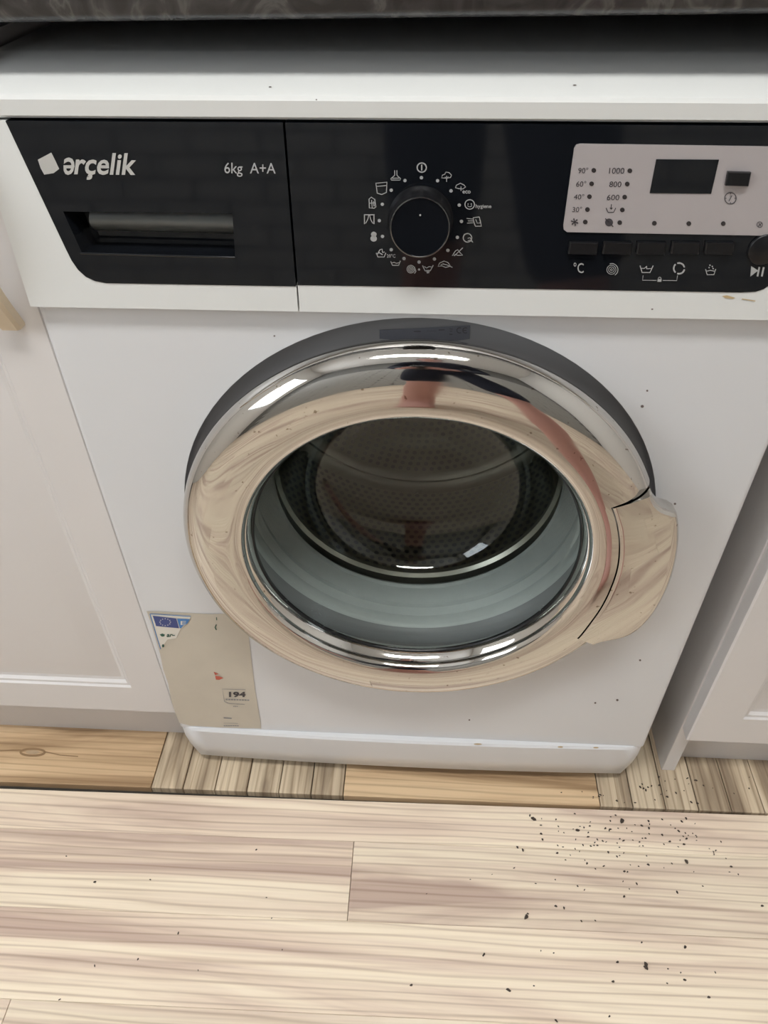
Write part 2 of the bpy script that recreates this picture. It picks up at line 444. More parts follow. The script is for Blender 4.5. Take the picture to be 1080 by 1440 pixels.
# laminate rows parallel to the joint
ROWS = [0.0, 0.057, 0.152]
while ROWS[-1] < 1.98: ROWS.append(ROWS[-1] + 0.0955)
random.seed(11)
for k in range(len(ROWS) - 1):
    a, b_ = ROWS[k], ROWS[k + 1]
    if k == 1: ends = [RX0 + .01, -0.98, -0.066, 0.95, RX1 - .01]
    elif k == 0: ends = [RX0 + .01, -0.80, 0.74, RX1 - .01]
    else:
        s0 = random.uniform(0.45, 0.75) * (1 if k % 2 else -1)
        ends = [RX0 + .01] + sorted([s0, s0 - 1.05 if s0 > 0 else s0 + 1.15]) + [RX1 - .01]
    for i in range(len(ends) - 1):
        x0, x1 = ends[i] + G / 2, ends[i + 1] - G / 2
        f = lambda x, d: seam_y(x) - (0.0022 - 0.0016 * x if d == 0 else 0) - d
        board('floor_board', [(x0, f(x0, b_) + G / 3), (x1, f(x1, b_) + G / 3), (x1, f(x1, a)), (x0, f(x0, a))], M['lam'], 0.0, fl, bev=0.0005)

# ------------------------------------------------------------------ ceiling lamp
LY, lx0, lx1 = -0.75, -0.60, 0.60          # middle of the room
lp = tag(empty('ceiling_lamp_offscreen', (0, LY, RH)), 'flat rectangular ceiling lamp mirrored as white strips in the chrome ring', 'lamp')
bm = bmesh.new()
for y in (LY - .18, LY + .15): add_box(bm, lx0 - .03, lx1 + .03, y, y + .03, RH - 0.05, RH)
add_box(bm, lx0 - .03, lx0, LY - .15, LY + .15, RH - 0.05, RH); add_box(bm, lx1, lx1 + .03, LY - .15, LY + .15, RH - 0.05, RH)
finish(bm, 'frame', M['frame'], lp)
box('diffuser_offscreen', lx0, lx1, LY - .15, LY + .15, RH - 0.035, RH - 0.02, M['lamp'], lp)

# ------------------------------------------------------------------ counter
ct = tag(empty('countertop', (0, 0.007, 0.8747)), 'dark grey veined marble worktop running above the washing machine', 'worktop')
def zc(x): return 0.8747 + 0.0102 * x
bm = bmesh.new()
x0, x1, y0, y1, th = RX0, RX1, 0.007, RY1, 0.04
V = []
prof = [(y0 + .012, 0), (y0 + .004, 0.0015), (y0, 0.006), (y0 - .001, th - .008), (y0 + .003, th - .002), (y0 + .01, th), (y1, th), (y1, 0)]
A = [bm.verts.new((x0, y, zc(x0) + z)) for y, z in prof]; B = [bm.verts.new((x1, y, zc(x1) + z)) for y, z in prof]
for i in range(len(prof)):
    j = (i + 1) % len(prof); bm.faces.new((A[i], A[j], B[j], B[i]))
bm.faces.new(A); bm.faces.new(B[::-1])
finish(bm, 'slab', M['granite'], ct, 40)

# ------------------------------------------------------------------ cabinets
def raised_door(name, x0, x1, z0, z1, yf, parent, stile=0.053, rail=0.055, t=0.019):
    """lacquered door: flat frame, a moulded step, a bevel rising to the centre field"""
    loops = [(0, 0, t), (0, 0, 0.002), (0.002, 0.002, 0.0), (stile, rail, 0.0), (stile + .002, rail + .002, 0.0025), (stile + .005, rail + .005, 0.003),
             (stile + .008, rail + .008, 0.0065), (stile + .012, rail + .012, 0.0075), (stile + .040, rail + .040, 0.002), (stile + .043, rail + .043, 0.0015)]
    bm = bmesh.new(); R_ = []
    for dx, dz, dy in loops:
        R_.append([bm.verts.new(p) for p in ((x0 + dx, yf + dy, z0 + dz), (x1 - dx, yf + dy, z0 + dz), (x1 - dx, yf + dy, z1 - dz), (x0 + dx, yf + dy, z1 - dz))])
    for a, b_ in zip(R_, R_[1:]):
        for i in range(4):
            j = (i + 1) % 4; bm.faces.new((a[i], a[j], b_[j], b_[i]))
    bm.faces.new(R_[-1]); bm.faces.new(R_[0][::-1])
    return finish(bm, name, M['cab'], parent, 25)

lc = tag(empty('base_cabinet', (-0.62, 0.04, 0)), 'white base cabinet with a cream pull handle on its panelled door', 'cabinet')
bm = bmesh.new()
add_box(bm, -0.925, -0.907, 0.026, 0.60, 0.10, 0.858); add_box(bm, -0.327, -0.309, 0.026, 0.60, 0.10, 0.858)
add_box(bm, -0.907, -0.327, 0.026, 0.60, 0.10, 0.118); add_box(bm, -0.907, -0.327, 0.026, 0.60, 0.838, 0.856); add_box(bm, -0.907, -0.327, 0.585, 0.60, 0.118, 0.838)
finish(bm, 'carcass', M['cab'], lc)
box('plinth', -0.925, -0.304, 0.049, 0.064, 0.0, 0.1175, M['plinth'], lc)
ld = raised_door('cabinet_door', -0.922, -0.3004, 0.1175, 0.845, 0.005, lc, 0.047, 0.053)
def pull(x, z0, z1, yd, parent):
    bm = bmesh.new()
    # flat bar bowed away from the door with feet at both ends
    n = 14; w0 = 0.0095
    pr = []
    for i in range(n + 1):
        t = i / n; z = z0 + (z1 - z0) * t
        off = 0.004 + 0.026 * math.sin(PI * t) ** 0.9
        pr.append((z, yd - 0.002 - off))
    rings = []
    for i, (z, y) in enumerate(pr):
        hw = w0 * (0.86 if i in (0, n) else 1.0); d = 0.007
        rings.append([bm.verts.new((x + sx * hw, y + sy, z)) for sx, sy in ((-1, d), (-1, 0.002 - d * .5), (-0.75, -d * .6), (0.75, -d * .6), (1, 0.002 - d * .5), (1, d))])
    for A, B in zip(rings, rings[1:]):
        for k in range(6):
            j = (k + 1) % 6; bm.faces.new((A[k], A[j], B[j], B[k]))
    bm.faces.new(rings[0]); bm.faces.new(rings[-1][::-1])
    o = finish(bm, 'handle', M['handlewood'], parent, 35)
    return o
tag(pull(-0.3255, 0.668, 0.835, 0.005, ld), 'cream pull handle')

rc = tag(empty('base_cabinet', (0.65, 0.04, 0)), 'white panelled base cabinet with a bare grey side panel beside the machine', 'cabinet')
box('side_panel', 0.3488, 0.3666, 0.024, 0.60, 0.0, 0.868, M['cab_grey'], rc, 0.0006, 1)
bm = bmesh.new()
add_box(bm, 0.932, 0.950, 0.024, 0.60, 0.0, 0.868)
add_box(bm, 0.3666, 0.932, 0.026, 0.60, 0.10, 0.118); add_box(bm, 0.3666, 0.932, 0.026, 0.60, 0.85, 0.868); add_box(bm, 0.3666, 0.932, 0.585, 0.60, 0.118, 0.85)
finish(bm, 'carcass', M['cab'], rc)
box('plinth', 0.3666, 0.932, 0.046, 0.061, 0.0, 0.108, M['plinth'], rc)
raised_door('cabinet_door', 0.351, 0.947, 0.1055, 0.86, 0.0045, rc, 0.054, 0.053)

# ------------------------------------------------------------------ washing machine
wm = tag(empty('washing_machine', (0, 0.28, 0)), 'white front loading washing machine with black control strip and chrome porthole', 'washing machine')
# body shell with a round opening in front
bm = bmesh.new()
RB, RH_ = 0.005, 0.2225
ZB0, ZB1 = 0.0950, 0.8205
nseg = 96
hole = [Vector((CX + RH_ * math.cos(2 * PI * i / nseg), 0, CZ + RH_ * math.sin(2 * PI * i / nseg))) for i in range(nseg)]
xl, xr = -0.3 + RB, 0.3 - RB
ZF = 0.698
outer = [Vector((xl, 0, ZB0)), Vector((xr, 0, ZB0)), Vector((xr, 0, ZF)), Vector((xl, 0, ZF))]
tr = tessellate_polygon([outer, hole]); flat = outer + hole
vs = [bm.verts.new(p) for p in flat]
for t in tr: bm.faces.new([vs[i] for i in t])
def strip(pts):
    a = None
    for x, y in pts:
        b_ = (bm.verts.new((x, y, ZB0)), bm.verts.new((x, y, ZB1)))
        if a: bm.faces.new((a[0], b_[0], b_[1], a[1]))
        a = b_
arc = [(xr + RB * math.sin(t), RB - RB * math.cos(t)) for t in [PI / 2 * i / 6 for i in range(7)]]
strip(arc + [(0.3, 0.55)]); strip([(-x, y) for x, y in arc] + [(-0.3, 0.55)]); strip([(0.3, 0.55), (-0.3, 0.55)])
bmesh.ops.remove_doubles(bm, verts=bm.verts[:], dist=1e-6)
body = finish(bm, 'body', M['enamel'], wm, 30)
# lid
bm = bmesh.new()
lidp = [(0.55, ZT + .0012), (0.001, ZT + .0012), (-0.0008, ZT + .003), (-0.001, 0.8325), (0.0005, 0.8352), (0.004, 0.8368), (0.0535, 0.8497), (0.058, 0.8502), (0.55, 0.8502)]
A = [bm.verts.new((-0.3, y, z)) for y, z in lidp]; B = [bm.verts.new((0.3, y, z)) for y, z in lidp]
for i in range(len(lidp)):
    j = (i + 1) % len(lidp); bm.faces.new((A[i], A[j], B[j], B[i]))
bm.faces.new(A); bm.faces.new(B[::-1])
lid = finish(bm, 'lid', M['lid'], wm, 20)
# kick panel, bowed outwards in plan, corners rounded
bm = bmesh.new()
def bow(x): return -0.0035 + 0.0 - 0.0055 * (1 - (x / 0.3) ** 2)
KT, KB = 0.0962, 0.0185
nx = 40; cols = []
for i in range(nx + 1):
    x = -0.2995 + 0.599 * i / nx
    e = max(0.0, (abs(x) - 0.284) / 0.016)
    zb = KB + 0.012 * e ** 2.4; yb = bow(x) + 0.010 * e ** 2
    cols.append([(x, yb + 0.016, KT), (x, yb + .0025, KT), (x, yb, KT - .003), (x, yb + 0.0015, (KT + zb) / 2), (x * 0.998, yb + 0.006, zb + .006), (x * 0.997, yb + 0.011, zb), (x * 0.997, yb + 0.05, zb)])
V = [[bm.verts.new(p) for p in c] for c in cols]
for A, B in zip(V, V[1:]):
    for k in range(len(A) - 1): bm.faces.new((A[k], A[k + 1], B[k + 1], B[k]))
finish(bm, 'kick_panel', M['enamel'], wm, 40)
box('base_frame', -0.292, 0.292, 0.045, 0.545, 0.022, 0.096, M['black_matte'], wm)
for x in (-0.25, 0.25):
    for y in (0.07, 0.50):
        lathe_bm = bmesh.new()
        bmesh.ops.create_cone(lathe_bm, cap_ends=True, segments=20, radius1=0.022, radius2=0.012, depth=0.024, matrix=Matrix.Translation((x, y, 0.012)))
        finish(lathe_bm, 'foot', M['black_matte'], wm, 40)

# ---- control strip: drawer front on the left, control panel on the right
XS = PANEL.at(419, 420).x            # joint between drawer and panel
def wpt(x, z):                       # world point on the strip plane
    t = (ZT - z) / (ZT - ZB); return Vector((x, YT + (YB - YT) * t, z))
def corner(pts, n=6): return pts
# outline of the black fascia, left half, from the photograph
bl = [(10, 177), (93, 350), (101, 366), (110, 379), (121, 389), (134, 395), (150, 398)]
BL = [PANEL.at(*p) for p in bl]
BL[0] = wpt(BL[0].x, ZT)
zbl = BL[-1].z
def fascia_left(xr_):
    return [Vector(p) for p in BL] + [wpt(xr_, zbl), wpt(xr_, BL[0].z)]
br = [(1040, 411), (1062, 410), (1074, 406), (1084, 399), (1094, 388)]
BR = [PANEL.at(*p) for p in br]
topR = BR[-1] + (wpt(0.285, BL[0].z) - BR[-1]) * 1.0
zb2 = BR[0].z
def fascia_right(xl_):
    return [wpt(xl_, BL[0].z), wpt(xl_, zb2)] + [Vector(p) for p in BR] + [topR]
drw = prism('drawer_front', PANEL, [wpt(-0.3, ZT), wpt(-0.3, ZB), wpt(XS - .0006, ZB), wpt(XS - .0006, zbl)] + [Vector(p) for p in BL[::-1]], M['plastic'], wm,
            d0=0.0, d1=-0.012, world=True)
rec = [(89, 297), (116, 356), (331, 362), (327, 300)]
prism('black_fascia', PANEL, fascia_left(XS - .0008), M['black'], drw, holes=[[PANEL.at(*p) for p in rec]], d0=0.0005, d1=-0.011, world=True)
# finger recess
bm = bmesh.new()
F = [bm.verts.new(PANEL.at(*p, 0.0004)) for p in rec]
inner = [PANEL.at(101, 298, -0.018), PANEL.at(122, 352, -0.018), PANEL.at(327, 357, -0.018), PANEL.at(324, 301, -0.018)]
I = [bm.verts.new(p) for p in inner]
for i in range(4):
    j = (i + 1) % 4; bm.faces.new((F[i], F[j], I[j], I[i]))
bm.faces.new(I)
pk = finish(bm, 'finger_recess', M['black'], drw)
# chrome grey pull in the recess, a curved blade
bm = bmesh.new(); nn = 8; rows_ = []
for i in range(nn + 1):
    t = i / nn; d = -0.003 - 0.009 * (t - 0.35) ** 2 * 3
    L0 = PANEL.at(122 + 3 * t, 299 + 34 * t, d); R0 = PANEL.at(327.5 - 0.5 * t, 302 + 36.5 * t, d)
    rows_.append([bm.verts.new(L0 + (R0 - L0) * s) for s in (0, .04, .5, .96, 1)])
for A, B in zip(rows_, rows_[1:]):
    for k in range(4): bm.faces.new((A[k], A[k + 1], B[k + 1], B[k]))
ext = bmesh.ops.solidify(bm, geom=bm.faces[:], thickness=0.002)
finish(bm, 'pull_blade', M['pull'], drw, 40)
bm = bmesh.new(); rg = []                 # rounded lip along the recess's lower edge
for (x_, y_) in ((113, 356), (331, 362)):
    c_ = PANEL.at(x_, y_, 0.0002)
    rg.append([bm.verts.new(c_ + (PANEL.n * math.cos(t) + Vector((0, 0, 1)) * math.sin(t)) * 0.0009) for t in [2 * PI * k / 10 for k in range(10)]])
for k in range(10): bm.faces.new((rg[0][k], rg[0][(k + 1) % 10], rg[1][(k + 1) % 10], rg[1][k]))
bm.faces.new(rg[0]); bm.faces.new(rg[1])
finish(bm, 'recess_lip', M['black'], drw, 60)
# drawer lettering and emblem
Art(PANEL, 0.0010).fill([(54, 224), (73, 214), (79, 226), (84, 237), (76, 243), (63, 245), (58, 236)]).done('emblem', M['logo'], drw)
Art(PANEL, 0.0010).text('e', 105.5, 245.5, 90, 221, shear=0.12, bold=0.016).text('rçelik', 105, 214, 192, 252, shear=0.14, bold=0.02, rise=1.0).done('brand_lettering', M['logo'], drw)
Art(PANEL, 0.0010).text('6kg  A+A', 316, 228, 388, 248, rise=0.5, bold=0.004).done('capacity_lettering', M['print'], drw)

cp = prism('control_panel', PANEL, [topR] + [Vector(p) for p in BR[::-1]] + [wpt(XS + .0006, zb2), wpt(XS + .0006, ZB), wpt(0.3, ZB), wpt(0.3, ZT)], M['plastic'], wm,
           d0=0.0, d1=-0.012, world=True)
prism('black_fascia', PANEL, fascia_right(XS + .0008), M['black'], cp, d0=0.0005, d1=-0.011, world=True)

# programme knob
kc = PANEL.at(591.1, 309.2)
kx = Vector((1, 0, 0)); kz = kx.cross(-PANEL.n) * -1
kup = PANEL.n.cross(kx); kup = kup if kup.z > 0 else -kup
def on_panel_lathe(name, prof, mat, parent, seg=64, c=kc, smooth=45):
    bm = bmesh.new(); rg = []
    for i in range(seg):
        a = 2 * PI * i / seg
        rg.append([bm.verts.new(c + (kx * math.cos(a) + kup * math.sin(a)) * r_ + PANEL.n * d) for r_, d in prof])
    for i in range(seg):
        A, B = rg[i], rg[(i + 1) % seg]
        for k in range(len(prof) - 1): bm.faces.new((A[k], A[k + 1], B[k + 1], B[k]))
    bmesh.ops.remove_doubles(bm, verts=bm.verts[:], dist=1e-7)
    return finish(bm, name, mat, parent, smooth)
on_panel_lathe('programme_knob', [(0.0228, 0.0), (0.0228, 0.0015), (0.0217, 0.003), (0.0210, 0.014), (0.0203, 0.0172)], M['black_matte'], cp)
on_panel_lathe('knob_rim', [(0.0203, 0.0168), (0.0202, 0.0177), (0.0195, 0.0179), (0.0193, 0.0173)], M['knobrim'], cp)
on_panel_lathe('knob_face', [(0.0195, 0.0173), (0.012, 0.0170), (0.0, 0.0168)], M['black'], cp)
mp_ = kc + PANEL.n * 0.0177 + kup * 0.0085
on_panel_lathe('knob_marker', [(0.0006, -0.0006), (0.0006, 0.0), (0, 0.0)], M['print'], cp, 12, mp_)

# dots and pictograms round the knob (coordinates of an enlarged crop)
K = dict(ox=480, oy=210, sc_=4.5)
def ka(): return Art(PANEL, 0.0010, **K)
for x, y in [(507, 177), (609, 196), (694, 260), (746, 350), (760, 453), (734, 554), (674, 636), (589, 691), (492, 710), (397, 688), (316, 632), (261, 548), (241, 448), (260, 345), (316, 256), (403, 195)]:
    ka().disc(x, y, 11, n=12).done('programme_dot', M['print'], cp)
ic = []
ic.append(ka().ring(509, 113, 29, 8).line([(509, 95), (509, 132)], 8))
ic.append(ka().line([(634, 178), (640, 160), (654, 156), (662, 141), (682, 145), (697, 160), (691, 176), (665, 180)], 5, True).line([(666, 165), (666, 203)], 5).line([(655, 172), (666, 182), (678, 170)], 4))
ic.append(ka().line([(722, 240), (728, 224), (742, 218), (752, 212), (775, 222), (786, 236), (768, 248), (742, 246)], 5, True).line([(757, 232), (757, 260)], 5).text('eco', 766, 258, 818, 277, bold=0.02))
ic.append(ka().ring(812, 346, 30, 6).ring(812, 347, 14, 4, 20, 160).disc(802, 343, 4, n=8).disc(822, 343, 4, n=8).text('hygiene', 850, 345, 949, 376, bold=0.015))
ic.append(ka().line([(792, 434), (832, 438)], 5).line([(800, 450), (832, 450)], 5).line([(795, 464), (832, 462)], 5).line([(834, 430), (872, 425), (880, 455), (886, 483), (848, 484), (838, 458)], 6, True).line([(850, 440), (860, 465), (880, 462)], 4))
ic.append(ka().ring(798, 557, 27, 6).line([(775, 535), (800, 528), (812, 536)], 4).line([(800, 560), (815, 556), (832, 586), (812, 572), (800, 576)], 5))
ic.append(ka().line([(702, 670), (722, 640), (736, 632), (752, 652), (768, 666), (738, 668), (722, 662)], 5, True).line([(768, 620), (714, 672)], 5))
ic.append(ka().line([(612, 738), (622, 716), (650, 704), (676, 714), (690, 736), (660, 744), (636, 734)], 5, True).line([(640, 722), (668, 728), (703, 744)], 5).line([(628, 728), (650, 720)], 4))
ic.append(ka().line([(514, 732), (530, 766), (562, 766), (582, 730)], 6).line([(525, 738), (540, 748), (556, 738), (570, 742)], 5).fill([(535, 760), (560, 760), (556, 780), (542, 782)]))
ic.append(ka().disc(492, 757, 7, n=10))
a_ = ka()
for rr in (6, 15, 24): a_.ring(440, 755, rr, 5.5)
a_.line([(462, 740), (472, 770), (462, 782)], 6); ic.append(a_)
ic.append(ka().line([(313, 706), (324, 731), (363, 731), (374, 702)], 6).line([(318, 716), (335, 712), (350, 718), (368, 713)], 5))
ic.append(ka().line([(222, 652), (232, 678), (272, 678), (282, 652)], 6).line([(230, 660), (245, 632), (258, 628), (262, 650), (275, 646)], 6).line([(240, 650), (262, 664)], 6).text('20°C', 288, 660, 342, 682, bold=0.01))
ic.append(ka().disc(206, 535, 18, 17).disc(205, 562, 21, 19))
ic.append(ka().line([(147, 410), (147, 470)], 6).line([(207, 410), (207, 470)], 6).line([(144, 411), (211, 411)], 6).line([(174, 414), (168, 440), (154, 466)], 5).line([(180, 414), (186, 440), (200, 466)], 5))
ic.append(ka().line([(176, 312), (190, 300), (212, 314), (219, 362), (208, 370), (178, 368)], 6, True).line([(192, 318), (196, 366)], 5).line([(180, 338), (214, 335)], 5).line([(205, 325), (208, 358)], 6))
ic.append(ka().line([(219, 212), (289, 205), (286, 270), (256, 283), (228, 275)], 6, True).line([(223, 232), (288, 226)], 5))
ic.append(ka().line([(338, 130), (338, 162), (313, 184), (316, 192), (372, 192), (376, 184), (352, 162), (352, 130)], 5).line([(322, 180), (368, 180)], 5))
for a_ in ic: a_.done('programme_pictogram', M['print'], cp)

# silver display plate
plate = [(815, 201.5), (1122, 206), (1128, 210), (1129, 216), (1114, 323), (1110, 329), (1103, 331), (797, 325.5), (792.5, 322), (792, 316), (807, 208), (810, 203)]
prism('display_plate', PANEL, plate, M['silver'], cp, d0=0.0014, d1=0.0)
scr = [(922, 223), (1010, 223.6), (999, 271.5), (912.8, 270.5)]
prism('display_screen', PANEL, scr, M['black'], cp, d0=0.0018, d1=0.0005)
def bevel_prism(name, pts, d0, mat, inset=1.6, parent=cp, base=0.0):
    cx_ = sum(p[0] for p in pts) / len(pts); cy_ = sum(p[1] for p in pts) / len(pts)
    bm = bmesh.new()
    def lp(ins, d):
        out = []
        for x, y in pts:
            l = math.hypot(x - cx_, y - cy_); f = (l - ins) / l
            out.append(bm.verts.new(PANEL.at(cx_ + (x - cx_) * f, cy_ + (y - cy_) * f, d)))
        return out
    Ls = [lp(0, base), lp(0, d0 - 0.0008), lp(inset, d0)]
    for a, b_ in zip(Ls, Ls[1:]):
        for i in range(len(a)):
            j = (i + 1) % len(a); bm.faces.new((a[i], a[j], b_[j], b_[i]))
    bm.faces.new(Ls[-1])
    return finish(bm, name, mat, parent, 30)
bevel_prism('timer_button', [(1021.5, 239.5), (1054, 240.5), (1050, 260), (1018, 259)], 0.0045, M['black_matte'])
# row of flat push buttons and the round start button
for x in (800.5, 848.5, 896, 944, 991.5):
    bevel_prism('push_button', [(x, 338.5), (x + 40, 339.6), (x + 37.5, 356.5), (x - 2.5, 355.4)], 0.0035, M['black_matte'], 2.0)
sb = PANEL.at(1073, 350)
on_panel_lathe('start_button', [(0.0105, 0.0), (0.0105, 0.0020), (0.0097, 0.0028), (0.0, 0.0030)], M['black_matte'], cp, 40, sb)

# print on the plate
Dp = dict(ox=780, oy=170, sc_=3.6)
def da(): return Art(PANEL, 0.0017, **Dp)
for t, b_ in (('90°', (118, 233, 168, 262)), ('60°', (107, 301, 158, 330)), ('40°', (95, 367, 148, 394)), ('30°', (87, 431, 137, 458)),
              ('1000', (272, 234, 350, 264)), ('800', (274, 303, 335, 332)), ('600', (262, 370, 325, 398))):
    da().text(t, *b_, shear=0.12).done('plate_lettering', M['darkprint'], cp)
for x, y in [(196, 247), (185, 315), (174, 380), (164, 445), (153, 508), (378, 249), (365, 316), (352, 382), (340, 447), (327, 511), (502, 514), (676, 516), (850, 516)]:
    da().disc(x, y, 12, n=14).done('indicator_light', M['led'], cp)
a_ = da()
for k in range(3):
    an = k * PI / 3 + .3; a_.line([(99 - 19 * math.cos(an), 508 - 19 * math.sin(an)), (99 + 19 * math.cos(an), 508 + 19 * math.sin(an))], 5)
for k in range(6):
    an = k * PI / 3 + .3; a_.disc(99 + 15 * math.cos(an), 508 + 15 * math.sin(an), 4, n=6)
pics = [a_]
pics.append(da().line([(258, 437), (268, 459), (296, 459), (307, 437)], 4).line([(285, 418), (283, 440)], 4).fill([(275, 436), (293, 436), (284, 446)]))
pics.append(da().disc(273, 510, 20).line([(254, 490), (294, 532)], 5))
pics.append(da().ring(886, 388, 29, 4).line([(878, 402), (894, 374), (884, 378)], 3.5).line([(886, 362), (886, 368)], 4).line([(886, 408), (886, 414)], 4).line([(860, 388), (866, 388)], 4).line([(906, 388), (912, 388)], 4))
pics.append(da().ring(1034, 521, 14, 3).line([(1026, 530), (1046, 512)], 3.5).line([(1030, 514), (1040, 528)], 3.5))
for a_ in pics: a_.done('plate_pictogram', M['darkprint'], cp)
# print under the buttons
Bp = dict(ox=780, oy=320, sc_=3.6)
def ba(): return Art(PANEL, 0.0010, **Bp)
row = []
row.append(ba().text('°C', 95, 175, 146, 228, bold=0.004))
a_ = ba()
for rr in (5, 14, 23): a_.ring(286, 211, rr, 2.8)
a_.ring(288, 211, 31, 3.6, -110, 60); row.append(a_)
row.append(ba().line([(431, 190), (441, 225), (481, 225), (497, 190)], 5).line([(434, 204), (452, 204), (462, 196), (466, 206), (490, 204)], 4).line([(464, 192), (464, 208)], 4))
row.append(ba().ring(628, 204, 27, 8, 10, 110).ring(628, 204, 27, 8, 130, 230).ring(628, 204, 27, 8, 250, 350))
row.append(ba().line([(762, 208), (770, 236), (804, 236), (813, 208)], 4.5).line([(768, 218), (786, 214), (808, 218)], 4).disc(780, 200, 4, n=8).disc(796, 194, 4, n=8).disc(784, 188, 4, n=8).disc(800, 205, 4, n=8))
row.append(ba().line([(446, 240), (443, 264), (514, 265)], 3.5).line([(546, 265), (616, 266), (620, 240)], 3.5).fill([(520, 258), (540, 258), (538, 272), (518, 272)]).ring(530, 256, 7, 3, 180, 360))
row.append(ba().fill([(992, 192), (1028, 215), (988, 246)]).line([(1034, 197), (1024, 245)], 9).line([(1056, 198), (1046, 245)], 9))
for a_ in row: a_.done('button_pictogram', M['print'], cp)
# tan stain and dirt at the strip's lower edge
Art(PANEL, 0.0004).fill([(1015, 416), (1022, 415), (1034, 418.5), (1030, 420), (1020, 419)]).done('stain', M['stain'], cp)
Art(PANEL, 0.0004).line([(1043, 420), (1062, 423)], 1.3).done('stain', M['stain'], cp)
Art(PANEL, 0.0004).disc(917, 434.5, 1.7, 1.0, 8).done('stain', M['chip'], cp)

# ---- porthole surround of the body, with the rating label
lathe('door_recess', [(0.2226, -0.0002), (0.2215, 0.006), (0.218, 0.009), (0.190, 0.009), (0.182, 0.012), (0.176, 0.020), (0.172, 0.026)], M['dishgrey'], wm)
R8 = dict(ox=500, oy=440, sc_=6.0)
rl = Art(DISH, 0.0006, **R8).fill([(203, 140), (500, 128), (965, 103), (962, 215), (860, 232), (560, 240), (203, 215)]).done('rating_label', M['ratelabel'], wm)
Art(DISH, 0.0009, **R8).ring(877, 143, 22, 9, 55, 305).ring(927, 143, 22, 9, 55, 305).line([(907, 143), (935, 143)], 8).done('conformity_mark', M['darkprint'], rl)
Art(DISH, 0.0009, **R8).line([(792, 130), (820, 133)], 6).line([(796, 150), (816, 150)], 8).fill([(790, 170), (818, 172), (818, 182), (790, 180)]).done('bin_mark', M['darkprint'], rl)
Art(DISH, 0.0009, **R8).line([(492, 152), (550, 152)], 9).line([(600, 150), (680, 148)], 3).line([(700, 140), (750, 138)], 10).done('fine_print', M['darkprint'], rl)

# ---- gasket and drum
lathe('gasket', [(0.174, 0.022), (0.169, 0.030), (0.171, 0.038), (0.164, 0.044), (0.166, 0.052), (0.156, 0.058), (0.149, 0.060), (0.1475, 0.064), (0.152, 0.070)], M['rubber'], wm)
DY0, DY1, DR = 0.080, 0.345, 0.236
lathe('tub', [(0.180, 0.066), (0.262, 0.068), (0.262, 0.385), (0.0, 0.390)], M['tub'], wm, 96)
bm = bmesh.new()
def spin(prof, seg=144):
    rg = [[bm.verts.new((CX + r_ * math.cos(2 * PI * i / seg), y, CZ + r_ * math.sin(2 * PI * i / seg))) for r_, y in prof] for i in range(seg)]
    for i in range(seg):
        A, B = rg[i], rg[(i + 1) % seg]
        for k in range(len(prof) - 1):
            vs_ = [A[k], A[k + 1], B[k + 1], B[k]]
            bm.faces.new(vs_)
def back_y(r_): return DY1 + 0.010 - (r_ - 0.12) / 0.090 * 0.008
spin([(0.153, 0.092), (0.147, 0.088), (0.1465, 0.082), (0.150, 0.078), (0.160, 0.079), (0.225, 0.084), (DR, 0.093)])
spin([(DR, 0.333), (DR - .004, DY1 - 0.004), (DR - 0.012, DY1), (DR - .018, DY1 - .004), (DR - .026, DY1 + .002), (0.20575, back_y(0.20575))])
spin([(0.12025, back_y(0.12025)), (0.075, DY1 + .004), (0.06, DY1 - 0.012), (0.0001, DY1 - 0.014)])
def cell(f, u0, u1, v0, v1, hu, hv, hole=True):
    # one patch of sheet steel with a round punched hole; f maps (u, v) onto the drum
    um, vm = (u0 + u1) / 2, (v0 + v1) / 2
    O = [(u1, vm), (u1, v1), (um, v1), (u0, v1), (u0, vm), (u0, v0), (um, v0), (u1, v0)]
    Ov = [bm.verts.new(f(*p)) for p in O]
    if not hole: bm.faces.new(Ov); return
    Hv = [bm.verts.new(f(um + hu * math.cos(PI / 4 * k), vm + hv * math.sin(PI / 4 * k))) for k in range(8)]
    for k in range(8): bm.faces.new((Ov[k], Ov[(k + 1) % 8], Hv[(k + 1) % 8], Hv[k]))
na = 124
fcyl = lambda a, y: (CX + DR * math.cos(a), y, CZ + DR * math.sin(a))
for iy in range(24):
    y0_ = 0.093 + 0.010 * iy
    for ia in range(na):
        a0_ = 2 * PI * (ia + (0.5 if iy % 2 else 0)) / na; am = a0_ + PI / na
        solid = any(abs(((am - math.radians(l) + PI) % (2 * PI)) - PI) < 0.13 for l in (-32, 88, 208))
        cell(fcyl, a0_, a0_ + 2 * PI / na, y0_, y0_ + 0.010, 0.0036 / DR, 0.0036, not solid)
fback = lambda a, r_: (CX + r_ * math.cos(a), back_y(r_), CZ + r_ * math.sin(a))
for rr in range(9):
    r0_ = 0.12025 + 0.0095 * rr; n_ = int(2 * PI * (r0_ + .005) / 0.0115)
    for k in range(n_):
        a0_ = 2 * PI * (k + (rr % 2) * .5) / n_
        cell(fback, a0_, a0_ + 2 * PI / n_, r0_, r0_ + 0.0095, 0.0034 / (r0_ + .005), 0.0034)
bmesh.ops.remove_doubles(bm, verts=bm.verts[:], dist=2e-6)
dm = finish(bm, 'drum', M['drum'], wm, 45)
